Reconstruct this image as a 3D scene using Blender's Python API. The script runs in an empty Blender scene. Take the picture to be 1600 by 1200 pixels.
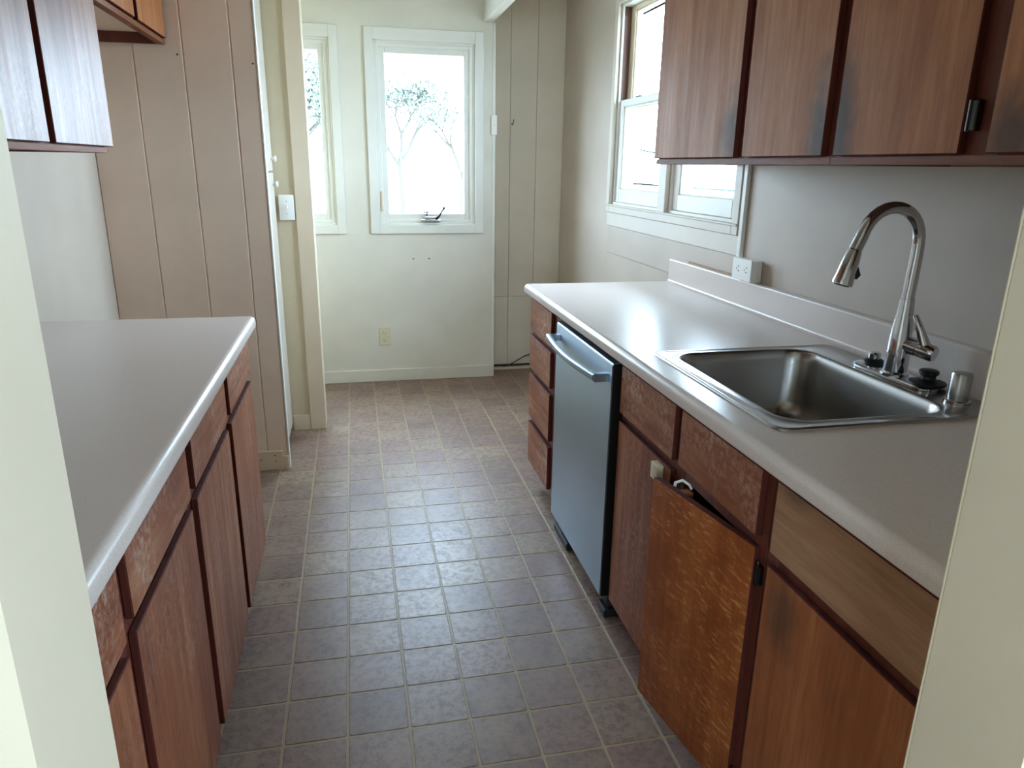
import bpy, bmesh, math, random
from mathutils import Vector, Matrix
random.seed(7)
PI = math.pi
scene = bpy.context.scene
C = scene.collection

# ------------------------------------------------------------------ camera
HC = 1.40
cam_d = bpy.data.cameras.new('camera'); cam = bpy.data.objects.new('camera', cam_d); C.objects.link(cam)
cam_d.sensor_width = 36.0; cam_d.lens = 1124.0/1600*36; cam_d.clip_start = 0.02; cam_d.clip_end = 400
RR = [[0.9775195, -0.04782527, 0.20534939], [-0.21036564, -0.28686224, 0.93458887], [0.01421002, -0.9567773, -0.29047423]]
cam.matrix_world = Matrix(((RR[0][0], -RR[0][1], -RR[0][2], 0), (RR[1][0], -RR[1][1], -RR[1][2], 0),
                           (RR[2][0], -RR[2][1], -RR[2][2], HC), (0, 0, 0, 1)))
scene.camera = cam
# ------------------------------------------------------------------ world: bright hazy daylight sky
w = bpy.data.worlds.new('sky'); scene.world = w; w.use_nodes = True
bg = w.node_tree.nodes['Background']
bg.inputs['Color'].default_value = (0.60, 0.785, 1.0, 1); bg.inputs['Strength'].default_value = 39.0
# window portals: guide the sky light through the window openings
def portal(name, loc, rot, sx, sy):
    d = bpy.data.lights.new(name, 'AREA'); d.shape = 'RECTANGLE'; d.size = sx; d.size_y = sy
    d.cycles.is_portal = True
    o = bpy.data.objects.new(name, d); C.objects.link(o); o.location = loc; o.rotation_euler = rot
portal('portal_casement', (0.46, 4.86, 1.57), (-PI/2, 0, 0), 0.62, 1.08)
portal('portal_casement_b', (-0.39, 4.86, 1.57), (-PI/2, 0, 0), 0.62, 1.08)
portal('portal_side', (1.55, 3.17, 1.68), (0, PI/2, 0), 1.0, 1.4)
portal('portal_entry_back', (-0.9, -3.22, 1.6), (PI/2, 0, 0), 1.0, 1.0)
portal('portal_entry_right', (2.72, -1.55, 1.525), (0, PI/2, 0), 1.15, 1.5)
vs = scene.view_settings
vs.view_transform = 'Standard'; vs.look = 'None'; vs.exposure = 0.0; vs.gamma = 1.0; vs.use_curve_mapping = False
scene.cycles.max_bounces = 14; scene.cycles.diffuse_bounces = 8; scene.cycles.glossy_bounces = 5
scene.cycles.transparent_max_bounces = 16
scene.cycles.caustics_reflective = False; scene.cycles.caustics_refractive = False
scene.cycles.sample_clamp_indirect = 8.0

# ------------------------------------------------------------------ materials
def srgb(r, g, b):
    f = lambda c: (c/255/12.92 if c/255 <= 0.04045 else ((c/255+0.055)/1.055)**2.4)
    return (f(r), f(g), f(b), 1)
class NT:
    def __init__(s, name):
        s.m = bpy.data.materials.new(name); s.m.use_nodes = True; s.t = s.m.node_tree
        s.b = s.t.nodes['Principled BSDF']
    def n(s, typ, **kw):
        nd = s.t.nodes.new(typ)
        for k, v in kw.items(): setattr(nd, k, v)
        return nd
    def l(s, a, b): s.t.links.new(a, b)
    def coords(s, rand=True, scale=(1, 1, 1), space='Object'):
        tc = s.n('ShaderNodeTexCoord'); out = tc.outputs[space]
        if rand:
            oi = s.n('ShaderNodeObjectInfo'); mul = s.n('ShaderNodeMath', operation='MULTIPLY'); mul.inputs[1].default_value = 37.0
            s.l(oi.outputs['Random'], mul.inputs[0])
            add = s.n('ShaderNodeVectorMath', operation='ADD'); s.l(out, add.inputs[0]); s.l(mul.outputs[0], add.inputs[1]); out = add.outputs[0]
        mp = s.n('ShaderNodeMapping'); mp.inputs['Scale'].default_value = scale; s.l(out, mp.inputs['Vector'])
        return mp.outputs[0]
    def noise(s, vec, scale, detail=4, rough=0.55):
        nd = s.n('ShaderNodeTexNoise'); nd.inputs['Scale'].default_value = scale; nd.inputs['Detail'].default_value = detail
        nd.inputs['Roughness'].default_value = rough; s.l(vec, nd.inputs['Vector']); return nd.outputs['Fac']
    def ramp(s, fac, stops):
        r = s.n('ShaderNodeValToRGB'); e = r.color_ramp.elements
        while len(e) < len(stops): e.new(0.5)
        for el, (p, c) in zip(e, stops): el.position = p; el.color = c
        s.l(fac, r.inputs['Fac']); return r.outputs['Color']
    def mix(s, fac, a, b, typ='MIX'):
        m = s.n('ShaderNodeMix', data_type='RGBA', blend_type=typ)
        for sock, v in ((m.inputs[0], fac), (m.inputs[6], a), (m.inputs[7], b)):
            if isinstance(v, (int, float, tuple)): sock.default_value = v
            else: s.l(v, sock)
        return m.outputs[2]
    def bump(s, h, strength, dist=0.002):
        b = s.n('ShaderNodeBump'); b.inputs['Strength'].default_value = strength; b.inputs['Distance'].default_value = dist
        s.l(h, b.inputs['Height']); s.l(b.outputs[0], s.b.inputs['Normal'])
    def set(s, **kw):
        for k, v in kw.items():
            sock = s.b.inputs[k.replace('_', ' ')]
            if isinstance(v, (int, float, tuple)): sock.default_value = v
            else: s.l(v, sock)
        return s.m
GREY = lambda v: (v, v, v, 1)

def paint(name, col, rough=0.5, var=0.06, bump=0.15, spec=0.35, wear=None):
    t = NT(name); v = t.coords(False)
    n1 = t.noise(v, 3.0, 5); n2 = t.noise(v, 160, 2)
    c2 = tuple(max(0, c*(1-var*2)) for c in col[:3])+(1,)
    c = t.ramp(n1, [(0.3, c2), (0.7, col)])
    if wear:
        n3 = t.noise(v, 1.3, 8, 0.7); k = t.ramp(n3, [(0.56, GREY(0)), (0.72, GREY(0.55))]); c = t.mix(k, c, wear)
    t.bump(n2, bump, 0.0008)
    return t.set(Base_Color=c, Roughness=rough, Specular_IOR_Level=spec)

def wood(name, dark, mid, light, axis='z', scuff=0.0, scuff_col=(0.55, 0.42, 0.36, 1), rough=0.42, stains=(), fleck=0.0, fleck_col=(0.5, 0.3, 0.1, 1), spec=0.45, coat=0.0):
    t = NT(name)
    along = {'x': (1.2, 24, 24), 'y': (24, 1.2, 24), 'z': (24, 24, 1.2)}[axis]
    med = {'x': (1.6, 6, 6), 'y': (6, 1.6, 6), 'z': (6, 6, 1.6)}[axis]
    fine = {'x': (10, 150, 150), 'y': (150, 10, 150), 'z': (150, 150, 10)}[axis]
    g = t.noise(t.coords(True, along), 1.6, 6, 0.6)
    m = t.noise(t.coords(True, med), 1.3, 6, 0.65)
    f = t.noise(t.coords(True, fine), 1.0, 3, 0.6)
    mixf = t.n('ShaderNodeMath', operation='MULTIPLY_ADD'); t.l(g, mixf.inputs[0]); mixf.inputs[1].default_value = 0.4
    m6 = t.n('ShaderNodeMath', operation='MULTIPLY'); t.l(m, m6.inputs[0]); m6.inputs[1].default_value = 0.6; t.l(m6.outputs[0], mixf.inputs[2])
    c = t.ramp(mixf.outputs[0], [(0.33, dark), (0.5, mid), (0.66, light)])
    c = t.mix(t.ramp(f, [(0.32, GREY(0.28)), (0.55, GREY(0))]), c, tuple(x*0.55 for x in dark[:3])+(1,))
    if fleck:
        tc = t.n('ShaderNodeTexCoord'); mp = t.n('ShaderNodeMapping'); mp.inputs['Rotation'].default_value = (0.55, 0, 0); mp.inputs['Scale'].default_value = (60, 30, 110); t.l(tc.outputs['Object'], mp.inputs['Vector'])
        ff = t.noise(mp.outputs[0], 1.0, 4, 0.6)
        pk = t.noise(t.coords(True, (1, 1.0, 1.6)), 7.0, 4)
        c = t.mix(t.ramp(pk, [(0.38, GREY(0.5)), (0.55, GREY(0))]), c, dark)
        k = t.mix(1.0, t.ramp(ff, [(0.52, GREY(0)), (0.68, GREY(fleck))]), t.ramp(pk, [(0.38, GREY(0)), (0.58, GREY(1))]), 'MULTIPLY')
        c = t.mix(k, c, fleck_col)
    if scuff:
        a = t.noise(t.coords(True), 5.0, 4); b = t.noise(t.coords(True, (90, 60, 60)), 1.0, 5, 0.7)
        k = t.mix(1.0, t.ramp(a, [(0.42, GREY(0)), (0.68, GREY(1))]), t.ramp(b, [(0.45, GREY(0)), (0.75, GREY(scuff))]), 'MULTIPLY')
        c = t.mix(k, c, scuff_col)
    for (px, py, pz, sy, sz, amt) in stains:
        tc = t.n('ShaderNodeTexCoord'); mp = t.n('ShaderNodeMapping', vector_type='TEXTURE')
        mp.inputs['Location'].default_value = (px, py, pz); mp.inputs['Scale'].default_value = (1.0, sy, sz); t.l(tc.outputs['Object'], mp.inputs['Vector'])
        ln = t.n('ShaderNodeVectorMath', operation='LENGTH'); t.l(mp.outputs[0], ln.inputs[0])
        nn = t.noise(t.coords(False), 14.0, 4)
        ad = t.n('ShaderNodeMath', operation='ADD'); t.l(ln.outputs['Value'], ad.inputs[0]); t.l(nn, ad.inputs[1])
        hf = t.n('ShaderNodeMath', operation='MULTIPLY'); t.l(ad.outputs[0], hf.inputs[0]); hf.inputs[1].default_value = 0.5; ad = hf
        k = t.ramp(ad.outputs[0], [(0.38, GREY(amt)), (0.78, GREY(0))])
        c = t.mix(k, c, (0.075, 0.040, 0.024, 1))
    t.bump(f, 0.12, 0.001)
    if coat: t.set(Coat_Weight=coat, Coat_Roughness=0.30, Coat_IOR=1.5)
    return t.set(Base_Color=c, Roughness=t.ramp(g, [(0.2, GREY(rough+0.1)), (0.8, GREY(rough-0.06))]), Specular_IOR_Level=spec)

def simple(name, col, rough=0.5, metal=0.0, spec=0.5, noise=0.0, nscale=60):
    t = NT(name)
    if noise:
        n = t.noise(t.coords(False), nscale, 3)
        c = t.ramp(n, [(0.3, tuple(x*(1-noise) for x in col[:3])+(1,)), (0.7, col)])
    else: c = col
    return t.set(Base_Color=c, Roughness=rough, Metallic=metal, Specular_IOR_Level=spec)

M = {}
M['wall_white'] = paint('painted_wall_white', srgb(224, 219, 208), 0.55)
M['wall_right'] = paint('painted_wall_right', srgb(192, 178, 164), 0.5)
M['wall_cream'] = paint('painted_wall_cream', srgb(220, 206, 176), 0.55)
M['panel_tan'] = paint('painted_panelling_tan', srgb(238, 214, 194), 0.5, spec=0.3)
M['plank_grey'] = paint('painted_planks_grey', srgb(230, 220, 203), 0.55, wear=srgb(222, 207, 182))
M['wall_left'] = paint('painted_wall_left', srgb(200, 186, 170), 0.55)
M['jamb_white'] = paint('painted_jamb', srgb(236, 222, 198), 0.5, wear=srgb(230, 213, 184))
M['trim_white'] = paint('painted_trim_white', srgb(228, 226, 219), 0.4, 0.03)
M['trim_grey'] = paint('painted_trim_grey', srgb(208, 199, 186), 0.45, 0.03)
M['trim_cream'] = paint('painted_trim_cream', srgb(222, 204, 178), 0.42, 0.04)
M['closet_white'] = paint('painted_closet_white', srgb(206, 196, 182), 0.6, 0.03, spec=0.2)
M['ceiling'] = paint('ceiling_paint', srgb(228, 226, 220), 0.7)
M['plate_white'] = simple('white_plastic', srgb(236, 234, 228), 0.35)
M['plate_ivory'] = simple('ivory_plastic', srgb(214, 206, 178), 0.35)
M['black'] = simple('black_rubber', srgb(18, 18, 19), 0.5)
M['dark_slot'] = simple('dark_slot', srgb(40, 36, 32), 0.6)
M['nail'] = simple('rusty_nail', srgb(60, 45, 38), 0.6)
M['dark_metal'] = simple('dark_bronze_metal', srgb(45, 40, 36), 0.4, 0.8)
M['chrome'] = simple('chrome', (0.58, 0.58, 0.61, 1), 0.09, 1.0)
M['nickel'] = simple('brushed_nickel', (0.42, 0.42, 0.43, 1), 0.25, 1.0)
M['zinc'] = simple('grey_cast_metal', srgb(170, 172, 172), 0.35, 0.7)
M['interior'] = simple('raw_cabinet_interior', srgb(120, 92, 66), 0.7, noise=0.3)
M['wood_jamb'] = wood('bare_wood_jamb', srgb(66, 36, 26), srgb(90, 52, 38), srgb(110, 68, 50), 'z')
def steel(name, v, rough, axis, blue=1.05):
    t = NT(name); s = {'y': (400, 3, 400), 'z': (400, 400, 3)}[axis]
    n = t.noise(t.coords(False, s), 1.0, 3); n2 = t.noise(t.coords(False), 4.0, 3)
    t.bump(n, 0.04, 0.0005)
    c = t.ramp(n2, [(0.3, (v*0.92, v*0.92*(blue+1)/2, v*0.92*blue, 1)), (0.7, (v, v*(blue+1)/2, v*blue, 1))])
    return t.set(Base_Color=c, Metallic=1.0, Roughness=rough)
M['steel_front'] = steel('brushed_steel_front', 0.31, 0.36, 'y', 1.42)
M['steel_sink'] = steel('brushed_steel_sink', 0.41, 0.27, 'y', 0.94)
def laminate():
    t = NT('grey_laminate'); v = t.coords(False)
    n = t.noise(v, 420, 3, 0.7); n2 = t.noise(v, 2.2, 4)
    c = t.ramp(n, [(0.35, srgb(204, 191, 184)), (0.65, srgb(220, 207, 199))])
    c = t.mix(t.ramp(n2, [(0.4, GREY(0)), (0.75, GREY(0.25))]), c, srgb(204, 190, 180))
    return t.set(Base_Color=c, Roughness=0.25, Specular_IOR_Level=0.28)
M['laminate'] = laminate()
def tile_mat():
    t = NT('embossed_vinyl_tile'); oi = t.n('ShaderNodeObjectInfo')
    base = t.ramp(oi.outputs['Random'], [(0.0, srgb(126, 100, 96)), (0.3, srgb(146, 121, 108)), (0.6, srgb(141, 110, 106)), (1.0, srgb(158, 134, 116))])
    v = t.coords(True)
    n = t.noise(v, 46, 6, 0.72); n2 = t.noise(v, 9, 4); n3 = t.noise(v, 210, 3, 0.6)
    c = t.mix(t.ramp(n, [(0.40, GREY(0.75)), (0.56, GREY(0))]), base, srgb(104, 86, 74))
    c = t.mix(t.ramp(n2, [(0.45, GREY(0)), (0.75, GREY(0.35))]), c, srgb(166, 146, 120))
    h = t.mix(0.5, n, n3); t.bump(h, 0.35, 0.0016)
    return t.set(Base_Color=c, Roughness=t.ramp(n, [(0.3, GREY(0.46)), (0.7, GREY(0.33))]), Specular_IOR_Level=0.5)
M['tile'] = tile_mat()
M['grout'] = paint('vinyl_joint', srgb(172, 152, 120), 0.45, 0.1)
def glass():
    t = NT('window_glass'); tr = t.n('ShaderNodeBsdfTransparent'); tr.inputs[0].default_value = (0.96, 0.98, 0.97, 1)
    gl = t.n('ShaderNodeBsdfGlossy'); gl.inputs['Roughness'].default_value = 0.02
    lw = t.n('ShaderNodeLayerWeight'); lw.inputs['Blend'].default_value = 0.5   # Schlick reflectance, same from both sides of the pane
    pw = t.n('ShaderNodeMath', operation='POWER'); t.l(lw.outputs['Facing'], pw.inputs[0]); pw.inputs[1].default_value = 5.0
    fr = t.n('ShaderNodeMath', operation='MULTIPLY_ADD'); t.l(pw.outputs[0], fr.inputs[0]); fr.inputs[1].default_value = 0.9; fr.inputs[2].default_value = 0.03
    mx = t.n('ShaderNodeMixShader'); t.l(fr.outputs[0], mx.inputs[0]); t.l(tr.outputs[0], mx.inputs[1]); t.l(gl.outputs[0], mx.inputs[2])
    t.l(mx.outputs[0], t.t.nodes['Material Output'].inputs['Surface']); return t.m
M['glass'] = glass()
M['leaf'] = simple('leaves', (0.10, 0.115, 0.09, 1), 0.6, noise=0.4, nscale=3)
M['bark'] = simple('bark', (0.07, 0.06, 0.05, 1), 0.8, noise=0.3, nscale=10)
M['ground'] = simple('dry_pale_ground', (0.34, 0.33, 0.28, 1), 0.9, noise=0.3, nscale=1.5)
M['wire'] = simple('power_wire', (0.01, 0.01, 0.01, 1), 0.9, spec=0.0)
M['screen_dark'] = simple('dark_screen_frame', (0.008, 0.008, 0.008, 1), 0.9, spec=0.0)
# cabinet woods
FR = wood('frame_wood', srgb(84, 40, 30), srgb(104, 52, 40), srgb(120, 64, 50), 'z', rough=0.4)
M['frame'] = FR
M['front_edge'] = wood('dark_front_edge_wood', srgb(66, 30, 24), srgb(86, 40, 32), srgb(100, 50, 40), 'z', rough=0.7, spec=0.12)
M['frame_rail'] = wood('frame_rail_wood', srgb(104, 58, 36), srgb(128, 74, 48), srgb(142, 88, 58), 'y', rough=0.55, spec=0.25)
M['door_base'] = wood('worn_door_wood', srgb(104, 54, 32), srgb(138, 78, 48), srgb(164, 108, 72), 'z', scuff=0.55, scuff_col=srgb(196, 166, 146), rough=0.46, spec=0.35)
M['drawer_base'] = wood('worn_drawer_wood', srgb(108, 56, 34), srgb(142, 82, 52), srgb(166, 112, 78), 'y', scuff=0.9, scuff_col=srgb(214, 190, 174), rough=0.46, spec=0.35)
M['door_orange'] = wood('orange_worn_door_wood', srgb(122, 60, 28), srgb(152, 82, 40), srgb(170, 102, 54), 'z', rough=0.5, fleck=0.7, fleck_col=srgb(214, 156, 94), spec=0.3)
M['door_brown'] = wood('brown_door_wood', srgb(128, 72, 42), srgb(156, 92, 54), srgb(174, 114, 72), 'z', rough=0.5, spec=0.3, stains=((0, 0.16, 0.22, 0.06, 0.10, 0.7),))
M['drawer_tan'] = wood('tan_faded_front_wood', srgb(136, 96, 66), srgb(160, 120, 88), srgb(176, 138, 108), 'y', rough=0.45, stains=((0, 0.17, 0.07, 0.06, 0.025, 0.55),))
M['ov_door'] = wood('overfridge_door_wood', srgb(140, 82, 46), srgb(168, 104, 62), srgb(186, 124, 80), 'z', rough=0.35)
M['ul_door'] = wood('glossy_upper_door_wood', srgb(110, 66, 50), srgb(138, 90, 68), srgb(156, 108, 84), 'z', rough=0.38, scuff=0.3, spec=0.6)
def up_mat(nm, stains): return wood(nm, srgb(140, 84, 46), srgb(166, 106, 62), srgb(182, 126, 80), 'z', rough=0.55, spec=0.22, stains=stains)

# ------------------------------------------------------------------ helpers
WL = {}
def V3(*a): return Vector(a)
def box(bm, x0, x1, y0, y1, z0, z1, bev=0.0, seg=1):
    x0, x1 = min(x0, x1), max(x0, x1); y0, y1 = min(y0, y1), max(y0, y1); z0, z1 = min(z0, z1), max(z0, z1)
    vs_ = [bm.verts.new(p) for p in ((x0, y0, z0), (x1, y0, z0), (x1, y1, z0), (x0, y1, z0), (x0, y0, z1), (x1, y0, z1), (x1, y1, z1), (x0, y1, z1))]
    fs = [bm.faces.new([vs_[i] for i in q]) for q in ((3, 2, 1, 0), (4, 5, 6, 7), (0, 1, 5, 4), (1, 2, 6, 5), (2, 3, 7, 6), (3, 0, 4, 7))]
    if bev > 0:
        es = list({e for f in fs for e in f.edges})
        bmesh.ops.bevel(bm, geom=es, offset=bev, segments=seg, affect='EDGES', profile=0.5)
    return bm
def B(*boxes, bev=0.0, seg=1):
    bm = bmesh.new()
    for b in boxes: box(bm, *b, bev=bev, seg=seg)
    return bm
def prism(bm, prof, y0, y1):
    """profile of (x, z) points extruded along y"""
    a = [bm.verts.new((x, y0, z)) for x, z in prof]; b = [bm.verts.new((x, y1, z)) for x, z in prof]
    n = len(prof)
    for i in range(n): bm.faces.new((a[i], a[(i+1) % n], b[(i+1) % n], b[i]))
    bm.faces.new(a[::-1]); bm.faces.new(b)
    return bm
def loops(bm, ls, cap0=False, cap1=True):
    rows = [[bm.verts.new(p) for p in l] for l in ls]
    n = len(rows[0])
    for r0, r1 in zip(rows, rows[1:]):
        for i in range(n): bm.faces.new((r0[i], r0[(i+1) % n], r1[(i+1) % n], r1[i]))
    if cap0: bm.faces.new(rows[0][::-1])
    if cap1: bm.faces.new(rows[-1])
    return bm
def tube(bm, pts, radii, n=16, caps=True):
    pts = [Vector(p) for p in pts]
    if isinstance(radii, (int, float)): radii = [radii]*len(pts)
    rows = []; prev = None
    for i, p in enumerate(pts):
        d = (pts[min(i+1, len(pts)-1)]-pts[max(i-1, 0)]).normalized()
        if prev is None:
            u = d.orthogonal().normalized()
        else:
            u = (prev-d*prev.dot(d)).normalized()
        prev = u; v = d.cross(u)
        rows.append([p+(u*math.cos(2*PI*k/n)+v*math.sin(2*PI*k/n))*radii[i] for k in range(n)])
    loops(bm, rows, caps, caps); return bm
def lathe(bm, c, prof, n=24, caps=True):
    rows = [[(c[0]+r*math.cos(2*PI*k/n), c[1]+r*math.sin(2*PI*k/n), c[2]+z) for k in range(n)] for r, z in prof]
    loops(bm, rows, caps, caps); return bm
def rrect(x0, x1, y0, y1, r, z, n=8):
    out = []
    for cx, cy, a0 in ((x1-r, y1-r, 0), (x0+r, y1-r, 90), (x0+r, y0+r, 180), (x1-r, y0+r, 270)):
        for k in range(n+1):
            a = math.radians(a0+90*k/n); out.append((cx+r*math.cos(a), cy+r*math.sin(a), z))
    return out
def mk(name, bm, mat, parent=None, origin=None, smooth=True, ang=35):
    bmesh.ops.recalc_face_normals(bm, faces=bm.faces)
    if origin is None:
        xs = [v.co for v in bm.verts]
        lo = Vector([min(c[i] for c in xs) for i in range(3)]); hi = Vector([max(c[i] for c in xs) for i in range(3)])
        origin = (lo+hi)/2
        if parent is None: origin.z = lo.z
    origin = Vector(origin)
    for v in bm.verts: v.co -= origin
    me = bpy.data.meshes.new(name); bm.to_mesh(me); bm.free()
    if smooth:
        for p in me.polygons: p.use_smooth = True
        me.set_sharp_from_angle(angle=math.radians(ang))
    me.materials.append(M[mat] if isinstance(mat, str) else mat)
    o = bpy.data.objects.new(name, me); C.objects.link(o)
    WL[o.name] = origin
    if parent is not None:
        o.parent = parent; o.location = origin-WL[parent.name]
    else: o.location = origin
    return o
def edged(o):
    """the raw edges of a door or drawer front are stained darker than its face"""
    o.data.materials.append(M['front_edge'])
    for p in o.data.polygons:
        if abs(p.normal.x) < 0.9: p.material_index = 1
    return o
def thing(name, label, cat, loc, group=None):
    o = bpy.data.objects.new(name, None); C.objects.link(o); o.location = loc; o.empty_display_size = 0.1
    WL[o.name] = Vector(loc); tag(o, label, cat, group); return o
def tag(o, label, cat, group=None):
    o['label'] = label; o['category'] = cat
    if group: o['group'] = group
    return o
def struct(o, label=None, cat=None):
    o['kind'] = 'structure'
    if label: o['label'] = label
    if cat: o['category'] = cat
    return o
def SB(name, *boxes, mat, label, cat, bev=0.0):
    return struct(mk(name, B(*boxes, bev=bev), mat, origin=(0, 0, 0)), label, cat)
def inst(src, parent, loc_world):
    o = src.copy(); C.objects.link(o); o.parent = parent; o.location = Vector(loc_world)-WL[parent.name]; WL[o.name] = Vector(loc_world); return o

# ------------------------------------------------------------------ room shell
CZ = 2.46; XR = 1.395; XL = -1.0; YP = 3.32; YF = 4.72; YREC = 4.90
# floor: joint-coloured vinyl sheet and one tile piece per printed tile in view
floor = SB('floor', (-1.9, XR+0.14, 0.46, 5.0, -0.10, -0.0012), (-2.6, 2.7, -3.2, 0.46, -0.10, -0.0012), mat='grout', label='grey brown tile patterned vinyl floor running down the kitchen', cat='floor')
P_ = 0.1580; GX, GY = -0.0755, 2.176; gw = 0.0068
tbm = bmesh.new(); h_ = (P_-gw)/2
loops(tbm, [rrect(-h_, h_, -h_, h_, 0.006, -0.004, 2), rrect(-h_, h_, -h_, h_, 0.006, -0.0006, 2), rrect(-h_+0.0012, h_-0.0012, -h_+0.0012, h_-0.0012, 0.005, 0.0, 2)], False, True)
WL['floor'] = Vector((0, 0, 0))
t0 = mk('tile', tbm, 'tile', floor, origin=(0, 0, 0), smooth=False); first = True
cells = []
for i in range(-12, 10):
    for j in range(-14, 18):
        cx, cy = GX+(i+0.5)*P_, GY+(j+0.5)*P_
        if cy > YREC or cy < -3 or cx > XR: continue
        cells.append((cx, cy))
def seen(cx, cy):
    if cy > 3.85: return -0.45 < cx < 1.4
    if cy > 2.9 and cx > 0.72: return cy > 3.0
    return -0.44 < cx < 0.82 and cy > 1.15
vis = [c for c in cells if seen(*c)]; rest = [c for c in cells if not seen(*c)]
vis.sort(key=lambda c: c[1]); rest += vis[300:]; vis = vis[:300]
for cx, cy in vis:
    if first: t0.location = (cx, cy, 0); first = False
    else: inst(t0, floor, (cx, cy, 0))
rb = bmesh.new()
for cx, cy in rest: box(rb, cx-h_, cx+h_, cy-h_, cy+h_, -0.004, 0.0)
ro = mk('tile_remainder', rb, 'tile', floor, origin=(0, 0, 0)); ro['kind'] = 'stuff'

SB('ceiling', (-1.9, XR+0.14, 0.46, 5.0, CZ, CZ+0.1), (-2.6, 2.7, -3.2, 0.46, CZ, CZ+0.1), mat='ceiling', label='white painted ceiling above the kitchen, out of view', cat='ceiling')

def wall_holes(name, axis, pos, thick, u0, u1, z0, z1, holes, mat, label, bev=0):
    """wall slab with rectangular holes (u0,u1,z0,z1); axis 'y' = faces along y at y=pos.., axis 'x' at x=pos.."""
    us = sorted({u0, u1, *[h[0] for h in holes], *[h[1] for h in holes]}); zs = sorted({z0, z1, *[h[2] for h in holes], *[h[3] for h in holes]})
    bs = []
    for a, b in zip(us, us[1:]):
        run = None
        for c, d in list(zip(zs, zs[1:]))+[(None, None)]:
            solid = c is not None and not any(h[0] <= (a+b)/2 <= h[1] and h[2] <= (c+d)/2 <= h[3] for h in holes)
            if solid: run = (run[0], d) if run else (c, d)
            elif run:
                bs.append((a, b, pos, pos+thick, *run) if axis == 'y' else (pos, pos+thick, a, b, *run)); run = None
    o = struct(mk(name, B(*bs), mat, origin=(0, 0, 0), smooth=False), label, 'wall'); WL[o.name] = Vector((0, 0, 0)); return o

WA = (0.162, 0.775, 1.03, 2.10); WB = (-0.70, -0.092, 1.03, 2.10)
wall_far = wall_holes('wall_far', 'y', YF, 0.14, -1.8, 0.904, 0, CZ, [WA, WB], 'wall_white', 'white far wall holding two casement windows')
W1 = (3.20, 3.86, 1.205, 2.195); W2 = (2.50, 3.12, 1.205, 2.195)
wall_right = wall_holes('wall_right', 'x', XR, 0.14, 0.46, 5.0, 0, CZ, [W1, W2], 'wall_right', 'plain grey white wall behind the sink with side windows')
wall_left = wall_holes('wall_left', 'x', XL-0.1, 0.1, 0.46, 3.9, 0, CZ, [], 'wall_left', 'smooth pale grey wall behind the left counter')
# far recess wall of planks over dark backing
recess = wall_holes('wall_recess', 'y', YREC, 0.1, 0.80, XR, 0, CZ, [], 'dark_slot', 'recess wall of faint vertical planks right of the casement')
edges = [0.80, 1.035, 1.212, XR]
for a, b in zip(edges, edges[1:]):
    mk('plank', B((a+0.001, b-0.001, YREC-0.016, YREC, 0.035, 0.524), bev=0.0012), 'plank_grey', recess)
    mk('plank', B((a+0.001, b-0.001, YREC-0.016, YREC, 0.526, CZ), bev=0.0012), 'plank_grey', recess)
mk('floor_strip', B((0.80, XR, YREC-0.03, YREC, 0.0, 0.016)), 'trim_cream', recess)
# panelled partition at the end of the fridge space
part = wall_holes('wall_partition', 'y', YP+0.012, 0.02, XL, -0.352, 0, CZ, [], 'panel_tan', 'tan vertical groove panelling at end of the fridge gap')
edges = [XL, -0.812, -0.628, -0.445, -0.352]
for a, b in zip(edges, edges[1:]):
    mk('plank', B((a+0.0003, b-0.0003, YP, YP+0.013, 0.0, CZ), bev=0.0042), 'panel_tan', part)
b_ = struct(mk('baseboard_partition', B((-0.60, -0.376, YP-0.012, YP, 0.0, 0.098), bev=0.002), 'trim_cream'), 'short tan baseboard at the foot of the panelling', 'baseboard')
for nx, nz in ((-0.475, 0.055), (-0.412, 0.075), (-0.410, 0.045)):
    mk('nail', lathe(bmesh.new(), (nx, YP-0.0125, nz), [(0.003, 0), (0.003, 0.004)], 8), 'nail', b_)
struct(mk('trim_1', B((-0.352, -0.346, YP-0.002, YP+0.034, 0.0, CZ), bev=0.001), 'trim_white'), 'thin white edge trim on the end of the panelling', 'trim')
struct(mk('trim_2', B((-0.376, -0.352, YP-0.010, YP+0.034, 0.0, 0.07), bev=0.002), 'trim_cream'), 'small cream end block beside the panelling baseboard', 'trim')
# corner post wall
wall_post = wall_holes('wall_post', 'y', 3.862, 0.12, -1.8, -0.20, 0, CZ, [], 'wall_cream', 'narrow cream wall end beyond the tall white closet')
struct(mk('trim_3', B((-0.277, -0.196, 3.845, 3.985, 0.0, CZ), bev=0.002), 'trim_cream'), 'cream corner board standing right of the light switch', 'trim')
struct(mk('trim_4', B((-0.368, -0.277, 3.848, 3.862, 0.0, 0.085), bev=0.002), 'trim_cream'), 'cream base block at the foot of the corner post', 'trim')
SB('wall_nook', (-1.9, -1.8, 3.86, 4.86, 0, CZ), mat='wall_white', label='side wall of the far nook, out of view', cat='wall')
struct(mk('baseboard_far', B((-1.8, 0.904, YF-0.014, YF, 0.0, 0.082), bev=0.003), 'wall_white'), 'white baseboard below the casement windows', 'baseboard')
SB('wall_recess_side', (0.78, 0.80, YF+0.14, YREC+0.1, 0, CZ), mat='wall_white', label='side return of the far recess, out of view', cat='wall')
struct(mk('trim_5', B((0.832, 0.886, 2.9, YF, 2.226, CZ), bev=0.002), 'trim_white'), 'white ceiling beam running to the far wall corner', 'beam')
struct(mk('trim_6', B((0.886, 0.9045, YF-0.004, YF, 0.0, 2.226), bev=0.001), 'trim_white'), 'white edge strip on the far wall beside the recess', 'trim')
SB('added_overhang', (XR+0.14, XR+0.86, 0.2, 5.6, 2.50, 2.60), mat='ceiling', label='added white overhang cutting sky light at the side windows, out of view', cat='sky_blocker')  # unseen overhang, added to cut high sky light on the right counter
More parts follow.
